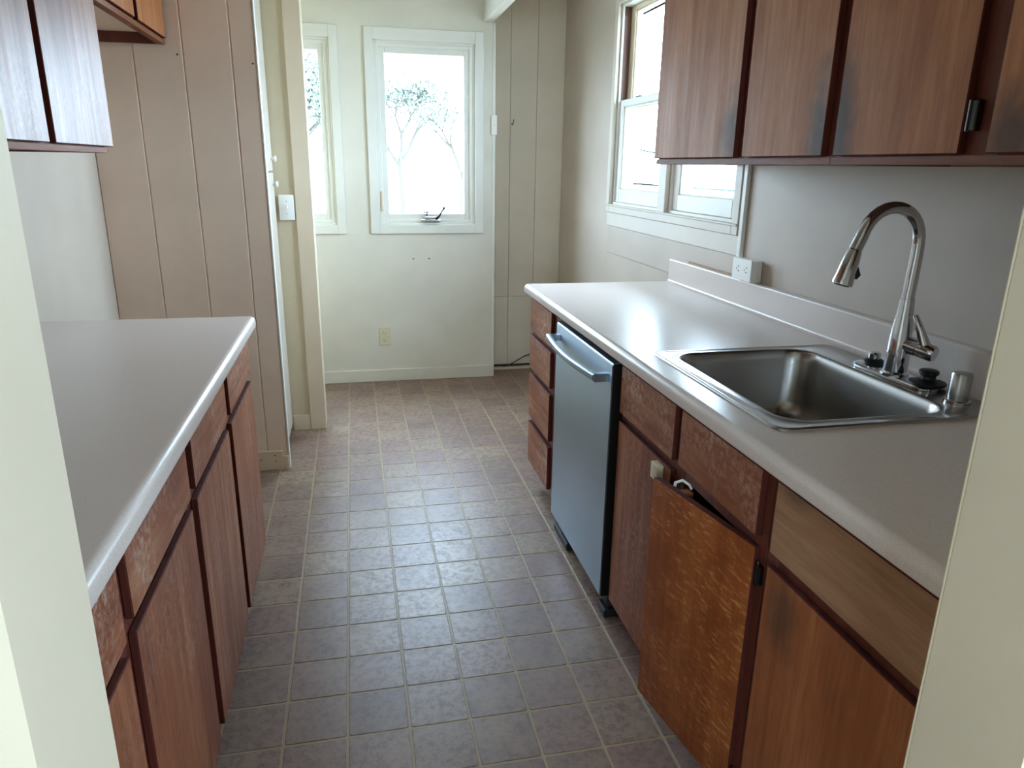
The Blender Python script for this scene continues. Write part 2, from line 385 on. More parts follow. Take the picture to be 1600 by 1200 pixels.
# doorway wall the camera looks through
JL, JR, JY0, JY1 = -0.2285, 0.6225, 0.452, 0.580
SB('wall_doorway', (-2.6, JL, JY0, JY1, 0, CZ), (JR, 2.7, JY0, JY1, 0, CZ), (JL, JR, JY0, JY1, 2.10, CZ), mat='jamb_white', bev=0.0,
   label='white doorway wall framing the left and right picture edges', cat='wall')
struct(mk('trim_7', B((JR-0.0005, JR+0.022, JY1, JY1+0.006, 0, 2.10), bev=0.0025), 'wall_cream'), 'cream painted edge strip on the right doorway jamb', 'trim')
SB('wall_entry_left', (-2.6, -2.5, -3.2, 0.46, 0, CZ), mat='wall_white', label='left wall of the room behind the doorway', cat='wall')
def added_window(name, label, axis, p, u0, u1, z0, z1):
    r = struct(thing(name, label, 'window', ((p, (u0+u1)/2, z0) if axis == 'x' else ((u0+u1)/2, p, z0))))
    def q(a, b, c, d): return (p-0.02, p+0.02, a, b, c, d) if axis == 'x' else (a, b, p-0.02, p+0.02, c, d)
    um = (u0+u1)/2
    for nm, bb in (('stile', q(u0, u0+0.05, z0, z1)), ('stile', q(u1-0.05, u1, z0, z1)), ('mullion', q(um-0.02, um+0.02, z0+0.05, z1-0.05)), ('rail', q(u0+0.05, u1-0.05, z0, z0+0.05)), ('rail', q(u0+0.05, u1-0.05, z1-0.05, z1))):
        mk(nm, B(bb, bev=0.002), 'trim_white', r)
    for a, b in ((u0+0.05, um-0.02), (um+0.02, u1-0.05)):
        mk('pane', B((p-0.002, p+0.002, a, b, z0+0.05, z1-0.05) if axis == 'x' else (a, b, p-0.002, p+0.002, z0+0.05, z1-0.05)), 'glass', r)
ER = (-2.3, -0.8, 0.95, 2.1); EB = (-1.4, -0.4, 1.1, 2.1)
wall_holes('wall_entry_right', 'x', 2.6, 0.1, -3.2, 0.46, 0, CZ, [ER], 'wall_white', 'right wall of the room behind the doorway')
wall_holes('wall_entry_back', 'y', -3.2, 0.1, -2.6, 2.7, 0, CZ, [EB], 'wall_white', 'back wall of the room behind the doorway')
added_window('added_window_right', 'added fill light window in right wall of the unseen room behind the doorway', 'x', 2.64, *ER)  # unseen window, added to brighten the left jamb
added_window('added_window_back', 'added fill light window in back wall of the unseen room behind the doorway', 'y', -3.14, *EB)  # unseen window, added as frontal fill for the right jamb and panelling

# ------------------------------------------------------------------ casement windows in the far wall
def frame_boxes(axis, p0, p1, u0, u1, z0, z1, wd, wt=None, wb=None):
    wt = wd if wt is None else wt; wb = wd if wb is None else wb
    q = [(u0, u0+wd, z0, z1), (u1-wd, u1, z0, z1), (u0+wd, u1-wd, z1-wt, z1), (u0+wd, u1-wd, z0, z0+wb)]
    return [(a, b, p0, p1, c, d) if axis == 'y' else (p0, p1, a, b, c, d) for a, b, c, d in q]
def frame4(name, axis, p0, p1, u0, u1, z0, z1, wd, mat, parent, bev=0.002, wt=None, wb=None):
    return mk(name, B(*frame_boxes(axis, p0, p1, u0, u1, z0, z1, wd, wt, wb), bev=bev), mat, parent)
def casement(name, label, h, crank):
    u0, u1, z0, z1 = h
    root = struct(thing(name, label, 'window', ((u0+u1)/2, YF, z0)))
    frame4('casing', 'y', YF-0.018, YF, u0-0.052, u1+0.053, z0-0.055, z1+0.068, 0.0525, 'trim_white', root, wt=0.068, wb=0.055)
    frame4('jamb', 'y', YF, YF+0.12, u0, u1, z0, z1, 0.012, 'trim_white', root)
    frame4('sash_stop', 'y', YF+0.006, YF+0.02, u0+0.012, u1-0.012, z0+0.012, z1-0.012, 0.022, 'trim_white', root)
    s = frame4('sash', 'y', YF+0.018, YF+0.055, u0+0.022, u1-0.022, z0+0.022, z1-0.022, 0.045, 'trim_white', root, 0.003)
    mk('pane', B((u0+0.06, u1-0.06, YF+0.040, YF+0.044, z0+0.06, z1-0.06)), 'glass', s)
    if crank:
        c = mk('crank_base', B((0.425, 0.548, YF-0.026, YF+0.012, 1.050, 1.064), (0.45, 0.52, YF-0.012, YF+0.012, 1.064, 1.080), bev=0.004, seg=2), 'zinc', root)
        b = bmesh.new(); tube(b, [(0.522, YF-0.018, 1.068), (0.535, YF-0.036, 1.082), (0.556, YF-0.042, 1.115), (0.566, YF-0.044, 1.130)], [0.009, 0.007, 0.005, 0.006], 10)
        tube(b, [(0.564, YF-0.044, 1.127), (0.572, YF-0.044, 1.143)], [0.008, 0.008], 10)
        mk('crank_handle', b, 'dark_metal', c)
        mk('latch', B((0.440, 0.480, YF+0.002, YF+0.018, 1.102, 1.110), (0.462, 0.468, YF+0.002, YF+0.018, 1.085, 1.125), bev=0.001), 'dark_metal', root)
        mk('lock_lever', B((0.178, 0.192, YF-0.006, YF+0.02, 1.115, 1.235), bev=0.004, seg=2), 'trim_cream', root)
    return root
casement('window_1', 'white casement window with crank handle in the middle of far wall', WA, True)
casement('window_2', 'white casement window partly hidden behind the cream corner post', WB, False)

# ------------------------------------------------------------------ double window in the right wall
def sidewindow(name, label, h):
    y0, y1, z0, z1 = h
    root = struct(thing(name, label, 'window', (XR, (y0+y1)/2, z0)))
    frame4('jamb', 'x', XR+0.001, XR+0.135, y0, y1, z0, z1, 0.013, 'trim_white', root, 0.001)
    mk('sash_track', B((XR+0.012, XR+0.049, y1-0.0135, y1-0.0125, 1.736, z1-0.0135)), 'wood_jamb', root)
    zm = 1.735
    lo = frame4('lower_sash', 'x', XR+0.012, XR+0.046, y0+0.014, y1-0.014, z0+0.014, zm, 0.050, 'trim_white', root, 0.003, wt=0.034, wb=0.068)
    frame4('glazing_bead', 'x', XR+0.020, XR+0.030, y0+0.064, y1-0.064, z0+0.082, zm-0.034, 0.008, 'trim_white', lo, 0.002)
    mk('pane', B((XR+0.027, XR+0.031, y0+0.060, y1-0.060, z0+0.078, zm-0.030)), 'glass', lo)
    up = frame4('upper_sash', 'x', XR+0.050, XR+0.084, y0+0.014, y1-0.014, zm-0.045, z1-0.014, 0.050, 'trim_cream', root, 0.003, wt=0.022, wb=0.040)
    frame4('glazing_bead', 'x', XR+0.058, XR+0.068, y0+0.064, y1-0.064, zm-0.005, z1-0.036, 0.008, 'trim_white', up, 0.002)
    mk('pane', B((XR+0.065, XR+0.069, y0+0.060, y1-0.060, zm-0.010, z1-0.033)), 'glass', up)
    for zb in (z0+0.110, zm+0.012, z1-0.040):
        mk('screen_bar', B((XR+0.110, XR+0.118, y0+0.0135, y1-0.0135, zb-0.004, zb+0.004), bev=0.001), 'screen_dark', root)
    ym = (y0+y1)/2
    k = mk('sash_lock', B((XR+0.030, XR+0.052, ym+0.10, ym+0.16, zm+0.0005, zm+0.010), bev=0.003), 'dark_metal', root)
    return root
sidewindow('window_3', 'white double hung side window nearest the far recess', W1)
sidewindow('window_4', 'white double hung side window showing below upper cabinet end', W2)
cs = [(XR-0.020, XR, 3.86, 3.905, 1.165, 2.25), (XR-0.020, XR, 2.455, 2.50, 1.165, 2.25), (XR-0.020, XR, 3.12, 3.20, 1.205, 2.195),
      (XR-0.020, XR, 2.50, 3.86, 1.165, 1.205), (XR-0.020, XR, 2.50, 3.86, 2.195, 2.25)]
cas = struct(mk('trim_8', B(*cs, bev=0.002), 'trim_grey'), 'white casing boards around the two side windows', 'window casing')
mk('stool', B((XR-0.025, XR, 2.455, 3.905, 1.197, 1.207), bev=0.003), 'trim_grey', cas)
struct(mk('trim_9', B((XR-0.012, XR, 2.455, 3.90, 1.092, 1.164), bev=0.002), 'trim_grey'), 'white apron board under the side window casing', 'trim')
struct(mk('trim_10', B((XR-0.007, XR, 2.455, 3.89, 0.945, 1.091), bev=0.0015), 'wall_right'), 'wide pale wallboard strip between apron and counter', 'trim')
struct(mk('trim_11', B((XR-0.016, XR, 2.425, 2.453, 1.02, 1.43), bev=0.003), 'trim_white'), 'slim white batten right of the side windows', 'trim')

# ------------------------------------------------------------------ cabinets
def slab(xf, s, d0, d1, y0, y1, z0, z1): return (xf+s*d0, xf+s*d1, y0, y1, z0, z1)
def base_cab(label, xf, s, depth, y0, y1, bays, group=None, hide=None):
    """bays: list of (y0,y1,[ (kind,z0,z1,material) ])"""
    root = thing('base_cabinet', label, 'cabinet', (xf+s*depth/2, (y0+y1)/2, 0), group)
    fd = 0.014
    d1 = depth
    mk('body', B(slab(xf, s, 0.040, d1, y0, y0+0.016, 0.09, 0.872), slab(xf, s, 0.040, d1, y1-0.016, y1, 0.09, 0.872),
                 slab(xf, s, 0.040, d1, y0+0.016, y1-0.016, 0.09, 0.106), slab(xf, s, d1-0.012, d1, y0+0.016, y1-0.016, 0.106, 0.872)), 'interior', root)
    ys = sorted([b[0] for b in bays]+[b[1] for b in bays])
    st = []
    cuts = [y0]+ys+[y1]
    for a, b in zip(cuts[::2], cuts[1::2]):
        a2 = a-(0.012 if a > y0 else 0); b2 = b+(0.012 if b < y1 else 0)
        st.append(slab(xf, s, fd, 0.040, max(a2, y0), min(b2, y1), 0.09, 0.872))
    for q in st: mk('stile', B(q, bev=0.001), 'frame', root)
    rl = []
    for b in bays:
        zs = sorted(z for f in b[2] for z in (f[1], f[2]))
        zc = [0.09]+zs+[0.872]
        for a, c in zip(zc[::2], zc[1::2]):
            rl.append(slab(xf, s, fd+0.0006, 0.0395, b[0]+0.0122, b[1]-0.0122, max(a-0.012, 0.09), min(c+0.012, 0.872)))
    for q in rl: mk('rail', B(q, bev=0.001), 'frame', root)
    mk('toe_kick', B(slab(xf, s, 0.075, 0.088, y0, y1, 0.0, 0.09)), 'frame', root)
    out = {}
    for bi, b in enumerate(bays):
        for fi, (kind, z0, z1, mat) in enumerate(b[2]):
            if hide and (bi, fi) in hide: continue
            o = mk(kind, B(slab(xf, s, 0.0, fd-0.0004, b[0], b[1], z0, z1), bev=0.002, seg=1), mat, root)
            edged(o)
            out[(bi, fi)] = o
    return root, out

DR = XR-0.735-0.003
base_cab('narrow bank of four worn drawers at far end of right counter', 0.735, 1, DR, 2.530, 2.992,
         [(2.648, 2.990, [('drawer', 0.108, 0.297, 'drawer_base'), ('drawer', 0.322, 0.522, 'drawer_base'), ('drawer', 0.548, 0.697, 'drawer_base'), ('drawer', 0.718, 0.858, 'drawer_base')])])
sinkcab, so = base_cab('worn sink cabinet with one door ajar beside the dishwasher', 0.735, 1, DR, 1.0985, 1.889,
         [(1.122, 1.476, [('door', 0.088, 0.695, 'door_orange'), ('drawer_front', 0.717, 0.858, 'drawer_base')]),
          (1.510, 1.876, [('door', 0.088, 0.690, 'door_base'), ('drawer_front', 0.714, 0.858, 'drawer_base')])], hide=[(0, 0)])
# the ajar door turns on its right-hand hinges
da = mk('door', B((0.735, 0.7525, 1.122, 1.476, 0.088, 0.695), bev=0.0025, seg=2), 'door_orange', sinkcab, origin=(0.752, 1.122, 0.39))
edged(da)
da['label'] = 'orange brown flecked door standing ajar'
da.rotation_euler = (0, 0, math.radians(10.5))
hk = bmesh.new(); tube(hk, [(0.757, 1.425, 0.672), (0.760, 1.422, 0.700), (0.770, 1.41, 0.709), (0.782, 1.40, 0.700), (0.786, 1.395, 0.690)], [0.004, 0.004, 0.0035, 0.0035, 0.003], 8)
o = mk('safety_hook', hk, 'plate_white', da, origin=(0.752, 1.122, 0.39)); o.location = (0, 0, 0)
o = mk('hook_block', B((0.7535, 0.775, 1.372, 1.398, 0.660, 0.6935), bev=0.002), 'door_base', da, origin=(0.752, 1.122, 0.39)); o.location = (0, 0, 0)
def hinge(parent, x, y, z, s):
    b = bmesh.new(); tube(b, [(x, y, z-0.022), (x, y, z+0.022)], 0.0045, 10); tube(b, [(x, y, z-0.028), (x, y, z-0.022)], [0.002, 0.004], 8); tube(b, [(x, y, z+0.022), (x, y, z+0.028)], [0.004, 0.002], 8)
    box(b, x-0.001, x+0.018*s if s else x+0.018, y-0.013, y-0.002, z-0.02, z+0.02)
    return mk('hinge', b, 'dark_metal', parent)
hinge(sinkcab, 0.742, 1.113, 0.640, 1); hinge(sinkcab, 0.742, 1.113, 0.140, 1)
ct = mk('catch', B((0.716, 0.7345, 1.548, 1.590, 0.640, 0.684), bev=0.003, seg=2), 'plate_ivory', so[(1, 0)]); 
base_cab('brown base cabinet with faded tan front beside the right jamb', 0.735, 1, DR, 0.585, 1.096,
         [(0.62, 1.072, [('door', 0.088, 0.685, 'door_brown'), ('drawer_front', 0.712, 0.858, 'drawer_tan')])])
DL = 0.357-1.0+1.283
DLd = (-0.357-XL)-0.003
base_cab('worn left base cabinet at the far end by the fridge gap', -0.357, -1, DLd, 1.500, 2.432,
         [(1.522, 1.955, [('door', 0.110, 0.702, 'door_base'), ('drawer', 0.726, 0.858, 'drawer_base')]),
          (2.005, 2.428, [('door', 0.110, 0.702, 'door_base'), ('drawer', 0.726, 0.858, 'drawer_base')])])
base_cab('worn left base cabinet nearest the left doorway jamb', -0.357, -1, DLd, 0.585, 1.498,
         [(0.62, 1.008, [('door', 0.110, 0.690, 'door_base'), ('drawer', 0.714, 0.858, 'drawer_base')]),
          (1.050, 1.474, [('door', 0.110, 0.702, 'door_base'), ('drawer', 0.726, 0.858, 'drawer_base')])])

def wall_cab(label, xf, s, depth, y0, y1, z0, z1, doors, zr, hinges=(), raised=0.0, inner='interior'):
    root = thing('wall_cabinet', label, 'cabinet', (xf+s*depth/2, (y0+y1)/2, z0))
    fd = 0.018
    zb = z0+raised
    mk('body', B(slab(xf, s, 0.038, depth, y0, y0+0.016, z0, z1), slab(xf, s, 0.038, depth, y1-0.016, y1, z0, z1),
                 slab(xf, s, depth-0.012, depth, y0+0.016, y1-0.016, zb, z1), slab(xf, s, 0.038, depth, y0+0.016, y1-0.016, z1-0.016, z1)), 'frame', root)
    mk('bottom_panel', B(slab(xf, s, 0.038, depth-0.012, y0+0.016, y1-0.016, zb+0.004, zb+0.018)), inner, root)
    ys = sorted([b[0] for b in doors]+[b[1] for b in doors]); cuts = [y0]+ys+[y1]; st = []
    for a, b in zip(cuts[::2], cuts[1::2]):
        st.append(slab(xf, s, fd, 0.038, max(a-(0.012 if a > y0 else 0), y0), min(b+(0.012 if b < y1 else 0), y1), z0+0.0, z1))
    for q in st: mk('stile', B(q, bev=0.001), 'frame', root)
    rl = [slab(xf, s, fd+0.0004, 0.0376, d[0]+0.0122, d[1]-0.0122, a, b) for d in doors for a, b in ((z0, zr+0.012), (z1-0.04, z1))]
    for q in rl: mk('rail', B(q, bev=0.001), 'frame_rail', root)
    mk('bottom_rail', B(slab(xf, s, 0.010, fd-0.0004, y0, y1, z0, zr-0.002), bev=0.001), 'frame_rail', root)
    for d in doors:
        o = mk('door', B(slab(xf, s, 0.0, fd-0.0008, d[0], d[1], zr, z1-0.02), bev=0.002, seg=1), d[2], root); edged(o)
    for (y, z) in hinges:
        x = xf+s*0.006
        b = bmesh.new(); tube(b, [(x, y, z-0.026), (x, y, z+0.026)], 0.006, 10); box(b, x-0.004, x+0.0115, y-0.016, y, z-0.026, z+0.026, bev=0.002)
        mk('hinge', b, 'dark_metal', root)
    return root
DU = XR-1.06-0.003
zt = 2.22; zmid = (1.43+zt-0.02)/2
def st(y, ymid, dz, sy, sz, a): return (0, y-ymid, 1.43+dz-zmid, sy, sz, a)
u1 = up_mat('upper_door_wood_a', [st(1.98, 2.24, 0.05, 0.09, 0.15, 0.85)])
u2 = up_mat('upper_door_wood_b', [st(1.568, 1.73, 0.05, 0.06, 0.20, 0.98)])
u3 = up_mat('upper_door_wood_c', [st(1.495, 1.33, 0.06, 0.06, 0.18, 0.98)])
u4 = up_mat('upper_door_wood_d', [st(1.04, 0.85, 0.03, 0.08, 0.10, 0.9)])
wall_cab('brown wall cabinet over the sink, its end covering the side window', 1.06, 1, DU, 1.528, 2.522, 1.412, zt,
         [(1.549, 1.910, u2), (1.955, 2.521, u1)], 1.431)
wall_cab('brown wall cabinet with dark hinge nearest the right jamb', 1.06, 1, DU, 0.585, 1.527, 1.412, zt,
         [(0.62, 1.092, u4), (1.151, 1.508, u3)], 1.431, hinges=((1.143, 1.495),))
DU2 = (-0.68-XL)-0.003
wall_cab('glossy brown wall cabinet above left counter with window sheen', -0.68, -1, DU2, 0.585, 2.40, 1.418, zt,
         [(0.60, 1.06, 'ul_door'), (1.09, 1.50, 'ul_door'), (1.53, 1.952, 'ul_door'), (1.990, 2.432, 'ul_door')], 1.436)
wall_cab('short orange brown wall cabinet high above the fridge gap', -0.68, -1, DU2, 2.436, 3.318, 1.836, zt,
         [(2.45, 2.865, 'ov_door'), (2.905, 3.300, 'ov_door')], 1.856, raised=0.035, inner='panel_tan')

# ------------------------------------------------------------------ countertops
def counter_profile(xf, xb, s, z0=0.876, z1=0.914, splash=None):
    """bullnose front; s=+1 body towards +x"""
    pts = []
    r1, r2 = 0.019, 0.007
    for k in range(9):
        a = PI/2*k/8; pts.append((xf+s*(r1-r1*math.cos(a)), z1-r1+r1*math.sin(a)))
    if splash:
        xs, zs = splash
        r = 0.012
        for k in range(6):
            a = PI/2*k/5; pts.append((xs-s*(r-r*math.sin(a)), z1+r-r*math.cos(a)))
        for k in range(6):
            a = PI/2*k/5; pts.append((xs+s*(0.008-0.008*math.cos(a)), zs-0.008+0.008*math.sin(a)))
        pts.append((xb, zs))
    else: pts.append((xb, z1))
    pts.append((xb, z0+0.012)); pts.append((xf+s*0.034, z0+0.012)); pts.append((xf+s*0.034, z0))
    for k in range(5):
        a = PI/2*k/4; pts.append((xf+s*(r2-r2*math.sin(a)), z0+r2-r2*math.cos(a)))
    return pts
rc = thing('countertop', 'grey laminate countertop with raised backsplash around the sink', 'countertop', (1.05, 1.8, 0.876))
SX0, SX1, SY0, SY1 = 0.820, 1.240, 1.200, 1.760
fp = counter_profile(0.708, XR, 1, splash=(1.370, 1.016))
bm = bmesh.new()
prism(bm, fp, 0.582, SY0); prism(bm, fp, SY1, 3.004)
n1 = [p for p in fp if p[0] <= 0.75]
fr_ = [p for p in fp[:9]]+[(SX0, 0.914), (SX0, 0.888), (0.742, 0.888)]+fp[-6:]
prism(bm, fr_, SY0, SY1)
bk = [(SX1, 0.888), (SX1, 0.914)]+[p for p in fp[9:] if p[0] > 1.3]
bk = [p for i, p in enumerate(bk) if p[0] > 1.2]
prism(bm, bk, SY0, SY1)
mk('worktop', bm, 'laminate', rc)
mk('caulk_strip', B((1.380, 1.387, 2.472, 2.84, 1.0165, 1.022), bev=0.001), 'drawer_tan', rc)
lc = bmesh.new(); prism(lc, counter_profile(-0.330, XL, -1), 0.582, 2.456)
tag(mk('countertop', lc, 'laminate'), 'grey laminate countertop on the left with rounded front edge', 'countertop')

# ------------------------------------------------------------------ dishwasher
dw = thing('dishwasher', 'stainless steel dishwasher with bowed handle between drawers and sink', 'dishwasher', (1.0, 2.22, 0))
DY0, DY1, DX = 1.906, 2.502, 0.716
mk('body', B((0.760, 1.30, 1.893, 2.520, 0.085, 0.862)), 'black', dw)
db = bmesh.new()
prof = [(DX+0.006, 0.078), (DX, 0.084), (DX, 0.846), (DX+0.004, 0.853), (DX+0.012, 0.856), (DX+0.042, 0.856), (DX+0.042, 0.078)]
prism(db, prof, DY0, DY1)
dd = mk('door', db, 'steel_front', dw)
mk('door_edge', B((DX+0.003, DX+0.040, DY0-0.006, DY0-0.0005, 0.082, 0.852), bev=0.001), 'dark_metal', dd)
hb = bmesh.new(); pts = []; 
for k in range(21):
    t_ = k/20; y = 1.932+t_*(2.468-1.932); pts.append((0.676-0.020*math.sin(PI*t_), y, 0.806))
rows = []
for (x, y, z) in pts: rows.append([(x+dx, y, z+dz) for dx, dz in ((-0.011, -0.006), (-0.012, 0.0), (-0.010, 0.008), (-0.004, 0.012), (0.006, 0.012), (0.009, 0.006), (0.009, -0.006), (0.004, -0.011), (-0.005, -0.011))])
loops(hb, rows, True, True)
box(hb, 0.670, DX+0.001, 1.928, 1.956, 0.793, 0.817, bev=0.002); box(hb, 0.672, DX+0.001, 2.444, 2.470, 0.796, 0.817, bev=0.002)
mk('handle', hb, 'steel_front', dd)
mk('toe_panel', B((0.775, 0.79, 1.895, 2.518, 0.0, 0.085)), 'black', dw)
for yy0, yy1 in ((2.33, 2.515), (1.897, 1.967)):
    mk('leveling_foot', B((0.733, 0.775, yy0, yy1, 0.0, 0.030), (0.745, 0.775, yy0+0.01, yy1-0.01, 0.030, 0.080), bev=0.004), 'black', dw)

# ------------------------------------------------------------------ sink
sk = bmesh.new()
ox0, ox1, oy0, oy1 = 0.783, 1.335, 1.163, 1.790
bx0, bx1, by0, by1 = 0.828, 1.226, 1.206, 1.754
L = [rrect(ox0, ox1, oy0, oy1, 0.03, 0.9143), rrect(ox0+0.001, ox1-0.001, oy0+0.001, oy1-0.001, 0.03, 0.9180), rrect(ox0+0.004, ox1-0.004, oy0+0.004, oy1-0.004, 0.028, 0.9196),
     rrect(ox0+0.010, ox1-0.010, oy0+0.010, oy1-0.010, 0.026, 0.9190), rrect(ox0+0.014, ox1-0.014, oy0+0.014, oy1-0.014, 0.026, 0.9172),
     rrect(bx0-0.012, bx1+0.012, by0-0.012, by1+0.012, 0.075, 0.9165), rrect(bx0-0.005, bx1+0.005, by0-0.005, by1+0.005, 0.07, 0.9185), rrect(bx0, bx1, by0, by1, 0.068, 0.9170),
     rrect(bx0+0.004, bx1-0.004, by0+0.004, by1-0.004, 0.066, 0.910), rrect(bx0+0.007, bx1-0.007, by0+0.007, by1-0.007, 0.066, 0.89), rrect(bx0+0.018, bx1-0.018, by0+0.018, by1-0.018, 0.066, 0.775),
     rrect(bx0+0.024, bx1-0.024, by0+0.024, by1-0.024, 0.066, 0.752), rrect(bx0+0.036, bx1-0.036, by0+0.036, by1-0.036, 0.06, 0.739), rrect(bx0+0.055, bx1-0.055, by0+0.055, by1-0.055, 0.05, 0.734),
     rrect(1.00, 1.06, 1.45, 1.51, 0.0295, 0.730)]
loops(sk, L, False, True)
sink = tag(mk('kitchen_sink', sk, 'steel_sink', ang=50), 'single bowl stainless drop in sink in the right counter', 'sink')
b = bmesh.new(); lathe(b, (1.03, 1.48, 0.7305), [(0.052, 0.0), (0.050, 0.004), (0.038, 0.004), (0.034, 0.001)], 28)
dr = mk('drain_strainer', b, 'chrome', sink)

# ------------------------------------------------------------------ faucet
fa = thing('kitchen_faucet', 'tall chrome gooseneck pull down faucet behind the sink bowl', 'faucet', (1.275, 1.455, 0.9196))
ZD = 0.9185
ep = bmesh.new()
loops(ep, [rrect(1.250, 1.316, 1.334, 1.594, 0.0325, ZD-0.001), rrect(1.250, 1.316, 1.334, 1.594, 0.0325, ZD+0.004), rrect(1.253, 1.313, 1.337, 1.591, 0.0295, ZD+0.007), rrect(1.262, 1.304, 1.346, 1.582, 0.0205, ZD+0.008)], True, True)
mk('deck_plate', ep, 'chrome', fa)
bb = bmesh.new(); lathe(bb, (1.279, 1.458, ZD+0.0075), [(0.032, 0.0), (0.032, 0.004), (0.0280, 0.009), (0.0270, 0.045), (0.0255, 0.09), (0.0230, 0.115), (0.0190, 0.150), (0.0168, 0.185)], 28)
mk('faucet_body', bb, 'chrome', fa)
# gooseneck in the x-z plane
cx_, cz_, ra = 1.199, 1.238, 0.082
gp = [(1.279, 1.458, 1.1112), (1.280, 1.457, 1.16), (1.281, 1.456, 1.21)]
for k in range(0, 15):
    a = math.radians(0+ (166)*k/14); gp.append((cx_+ra*math.cos(a), 1.456-0.012*k/14, cz_+ra*1.02*math.sin(a)))
gp.append((1.106, 1.443, 1.2280))
bb = bmesh.new(); tube(bb, gp, [0.0155, 0.0150, 0.0145]+[0.0140]*15+[0.0145], 20)
mk('spout', bb, 'chrome', fa)
hd0 = Vector((1.106, 1.443, 1.2275)); hd1 = Vector((1.083, 1.441, 1.150)); dv = hd1-hd0
bb = bmesh.new(); tube(bb, [hd0, hd0+dv*0.05, hd0+dv*0.5, hd0+dv*0.93, hd1], [0.0155, 0.0168, 0.0200, 0.0235, 0.0225], 22)
sh = mk('spray_head', bb, 'chrome', fa)
bb = bmesh.new(); tube(bb, [hd0+dv*0.50+Vector((0.016, -0.008, 0.002)), hd0+dv*0.72+Vector((0.022, -0.011, 0.002)), hd0+dv*0.82+Vector((0.020, -0.010, 0.002))], [0.004, 0.008, 0.005], 10)
mk('spray_button', bb, 'black', sh)
bb = bmesh.new(); tube(bb, [hd1+dv*0.0, hd1+dv*0.015], [0.017, 0.016], 18); mk('nozzle', bb, 'black', sh)
# side valve and lever
v0 = Vector((1.284, 1.448, 1.004)); v1 = Vector((1.312, 1.380, 0.992))
bb = bmesh.new(); tube(bb, [v0, v0+(v1-v0)*0.45, v0+(v1-v0)*0.47, v0+(v1-v0)*0.5, v0+(v1-v0)*0.95, v1], [0.0205, 0.0205, 0.0185, 0.0195, 0.0195, 0.0170], 20)
vb = mk('valve_body', bb, 'chrome', fa)
bb = bmesh.new(); tube(bb, [v0+(v1-v0)*0.66+Vector((0, 0, 0.008)), Vector((1.292, 1.414, 1.042)), Vector((1.281, 1.424, 1.074)), Vector((1.280, 1.425, 1.078))], [0.014, 0.0095, 0.0070, 0.004], 12)
mk('lever', bb, 'chrome', vb)
# small deck items
b = bmesh.new(); lathe(b, (1.297, 1.556, ZD+0.0085), [(0.026, 0.0), (0.026, 0.004), (0.020, 0.010), (0.012, 0.012)], 20)
hc = tag(mk('hole_cover', b, 'black'), 'small black and chrome hole cover left of the faucet', 'hole cover')
b = bmesh.new(); lathe(b, (1.297, 1.556, ZD+0.0205), [(0.0145, 0.0), (0.015, 0.012), (0.012, 0.016)], 18); mk('cap', b, 'chrome', hc)
b = bmesh.new(); lathe(b, (1.292, 1.366, ZD+0.0085), [(0.040, 0.0), (0.040, 0.005), (0.022, 0.010), (0.017, 0.012), (0.016, 0.020), (0.021, 0.024), (0.021, 0.031), (0.018, 0.033)], 24)
tag(mk('sink_stopper', b, 'black'), 'black rubber sink stopper lying right of the faucet', 'stopper')
ag = thing('air_gap', 'short brushed nickel air gap cap at right end of sink', 'air gap', (1.280, 1.262, ZD-0.0015))
b = bmesh.new(); lathe(b, (1.280, 1.262, ZD-0.0015), [(0.027, 0.0), (0.027, 0.004), (0.022, 0.006)], 24); mk('base_ring', b, 'chrome', ag)
b = bmesh.new(); lathe(b, (1.280, 1.262, ZD+0.0045), [(0.0215, 0.0), (0.0215, 0.056), (0.0195, 0.060), (0.010, 0.062)], 24); mk('cap', b, 'nickel', ag)

# ------------------------------------------------------------------ tall closet on the left
cl = thing('tall_closet', 'tall white built in closet edge between panelling and corner post', 'closet', (-0.69, 3.61, 0))
mk('body', B((XL+0.005, -0.392, YP+0.036, 3.860, 0.06, CZ-0.002)), 'closet_white', cl)
mk('toe_kick', B((XL+0.005, -0.41, YP+0.036, 3.860, 0.0, 0.06)), 'trim_cream', cl)
for z0, z1, kz in ((0.045, 1.352, 1.298), (1.360, CZ-0.02, 1.415)):
    d = mk('door', B((-0.3915, -0.372, YP+0.040, 3.842, z0, z1), bev=0.002), 'closet_white', cl)
    b = bmesh.new(); tube(b, [(-0.3718, 3.795, kz), (-0.362, 3.795, kz), (-0.356, 3.795, kz), (-0.350, 3.795, kz), (-0.347, 3.795, kz)], [0.008, 0.007, 0.015, 0.015, 0.009], 14)
    mk('knob', b, 'plate_white', d)

# ------------------------------------------------------------------ switch, outlets, small wall things
sw = thing('light_switch', 'white light switch plate on the cream corner post', 'switch', (-0.320, 3.850, 1.122))
mk('box', B((-0.352, -0.288, 3.846, 3.8615, 1.126, 1.242), bev=0.002), 'plate_white', sw)
mk('plate', B((-0.356, -0.284, 3.838, 3.8458, 1.122, 1.246), bev=0.003, seg=2), 'plate_white', sw)
mk('toggle', B((-0.325, -0.315, 3.826, 3.838, 1.178, 1.196), bev=0.002), 'plate_white', sw)
for z in (1.154, 1.214): mk('screw', B((-0.3225, -0.3175, 3.8368, 3.8382, z-0.0025, z+0.0025)), 'zinc', sw)
ol = thing('wall_outlet', 'ivory duplex outlet low on the far wall under casement', 'outlet', (0.171, YF, 0.246))
mk('plate', B((0.135, 0.208, YF-0.006, YF-0.0002, 0.247, 0.369), bev=0.002), 'plate_ivory', ol)
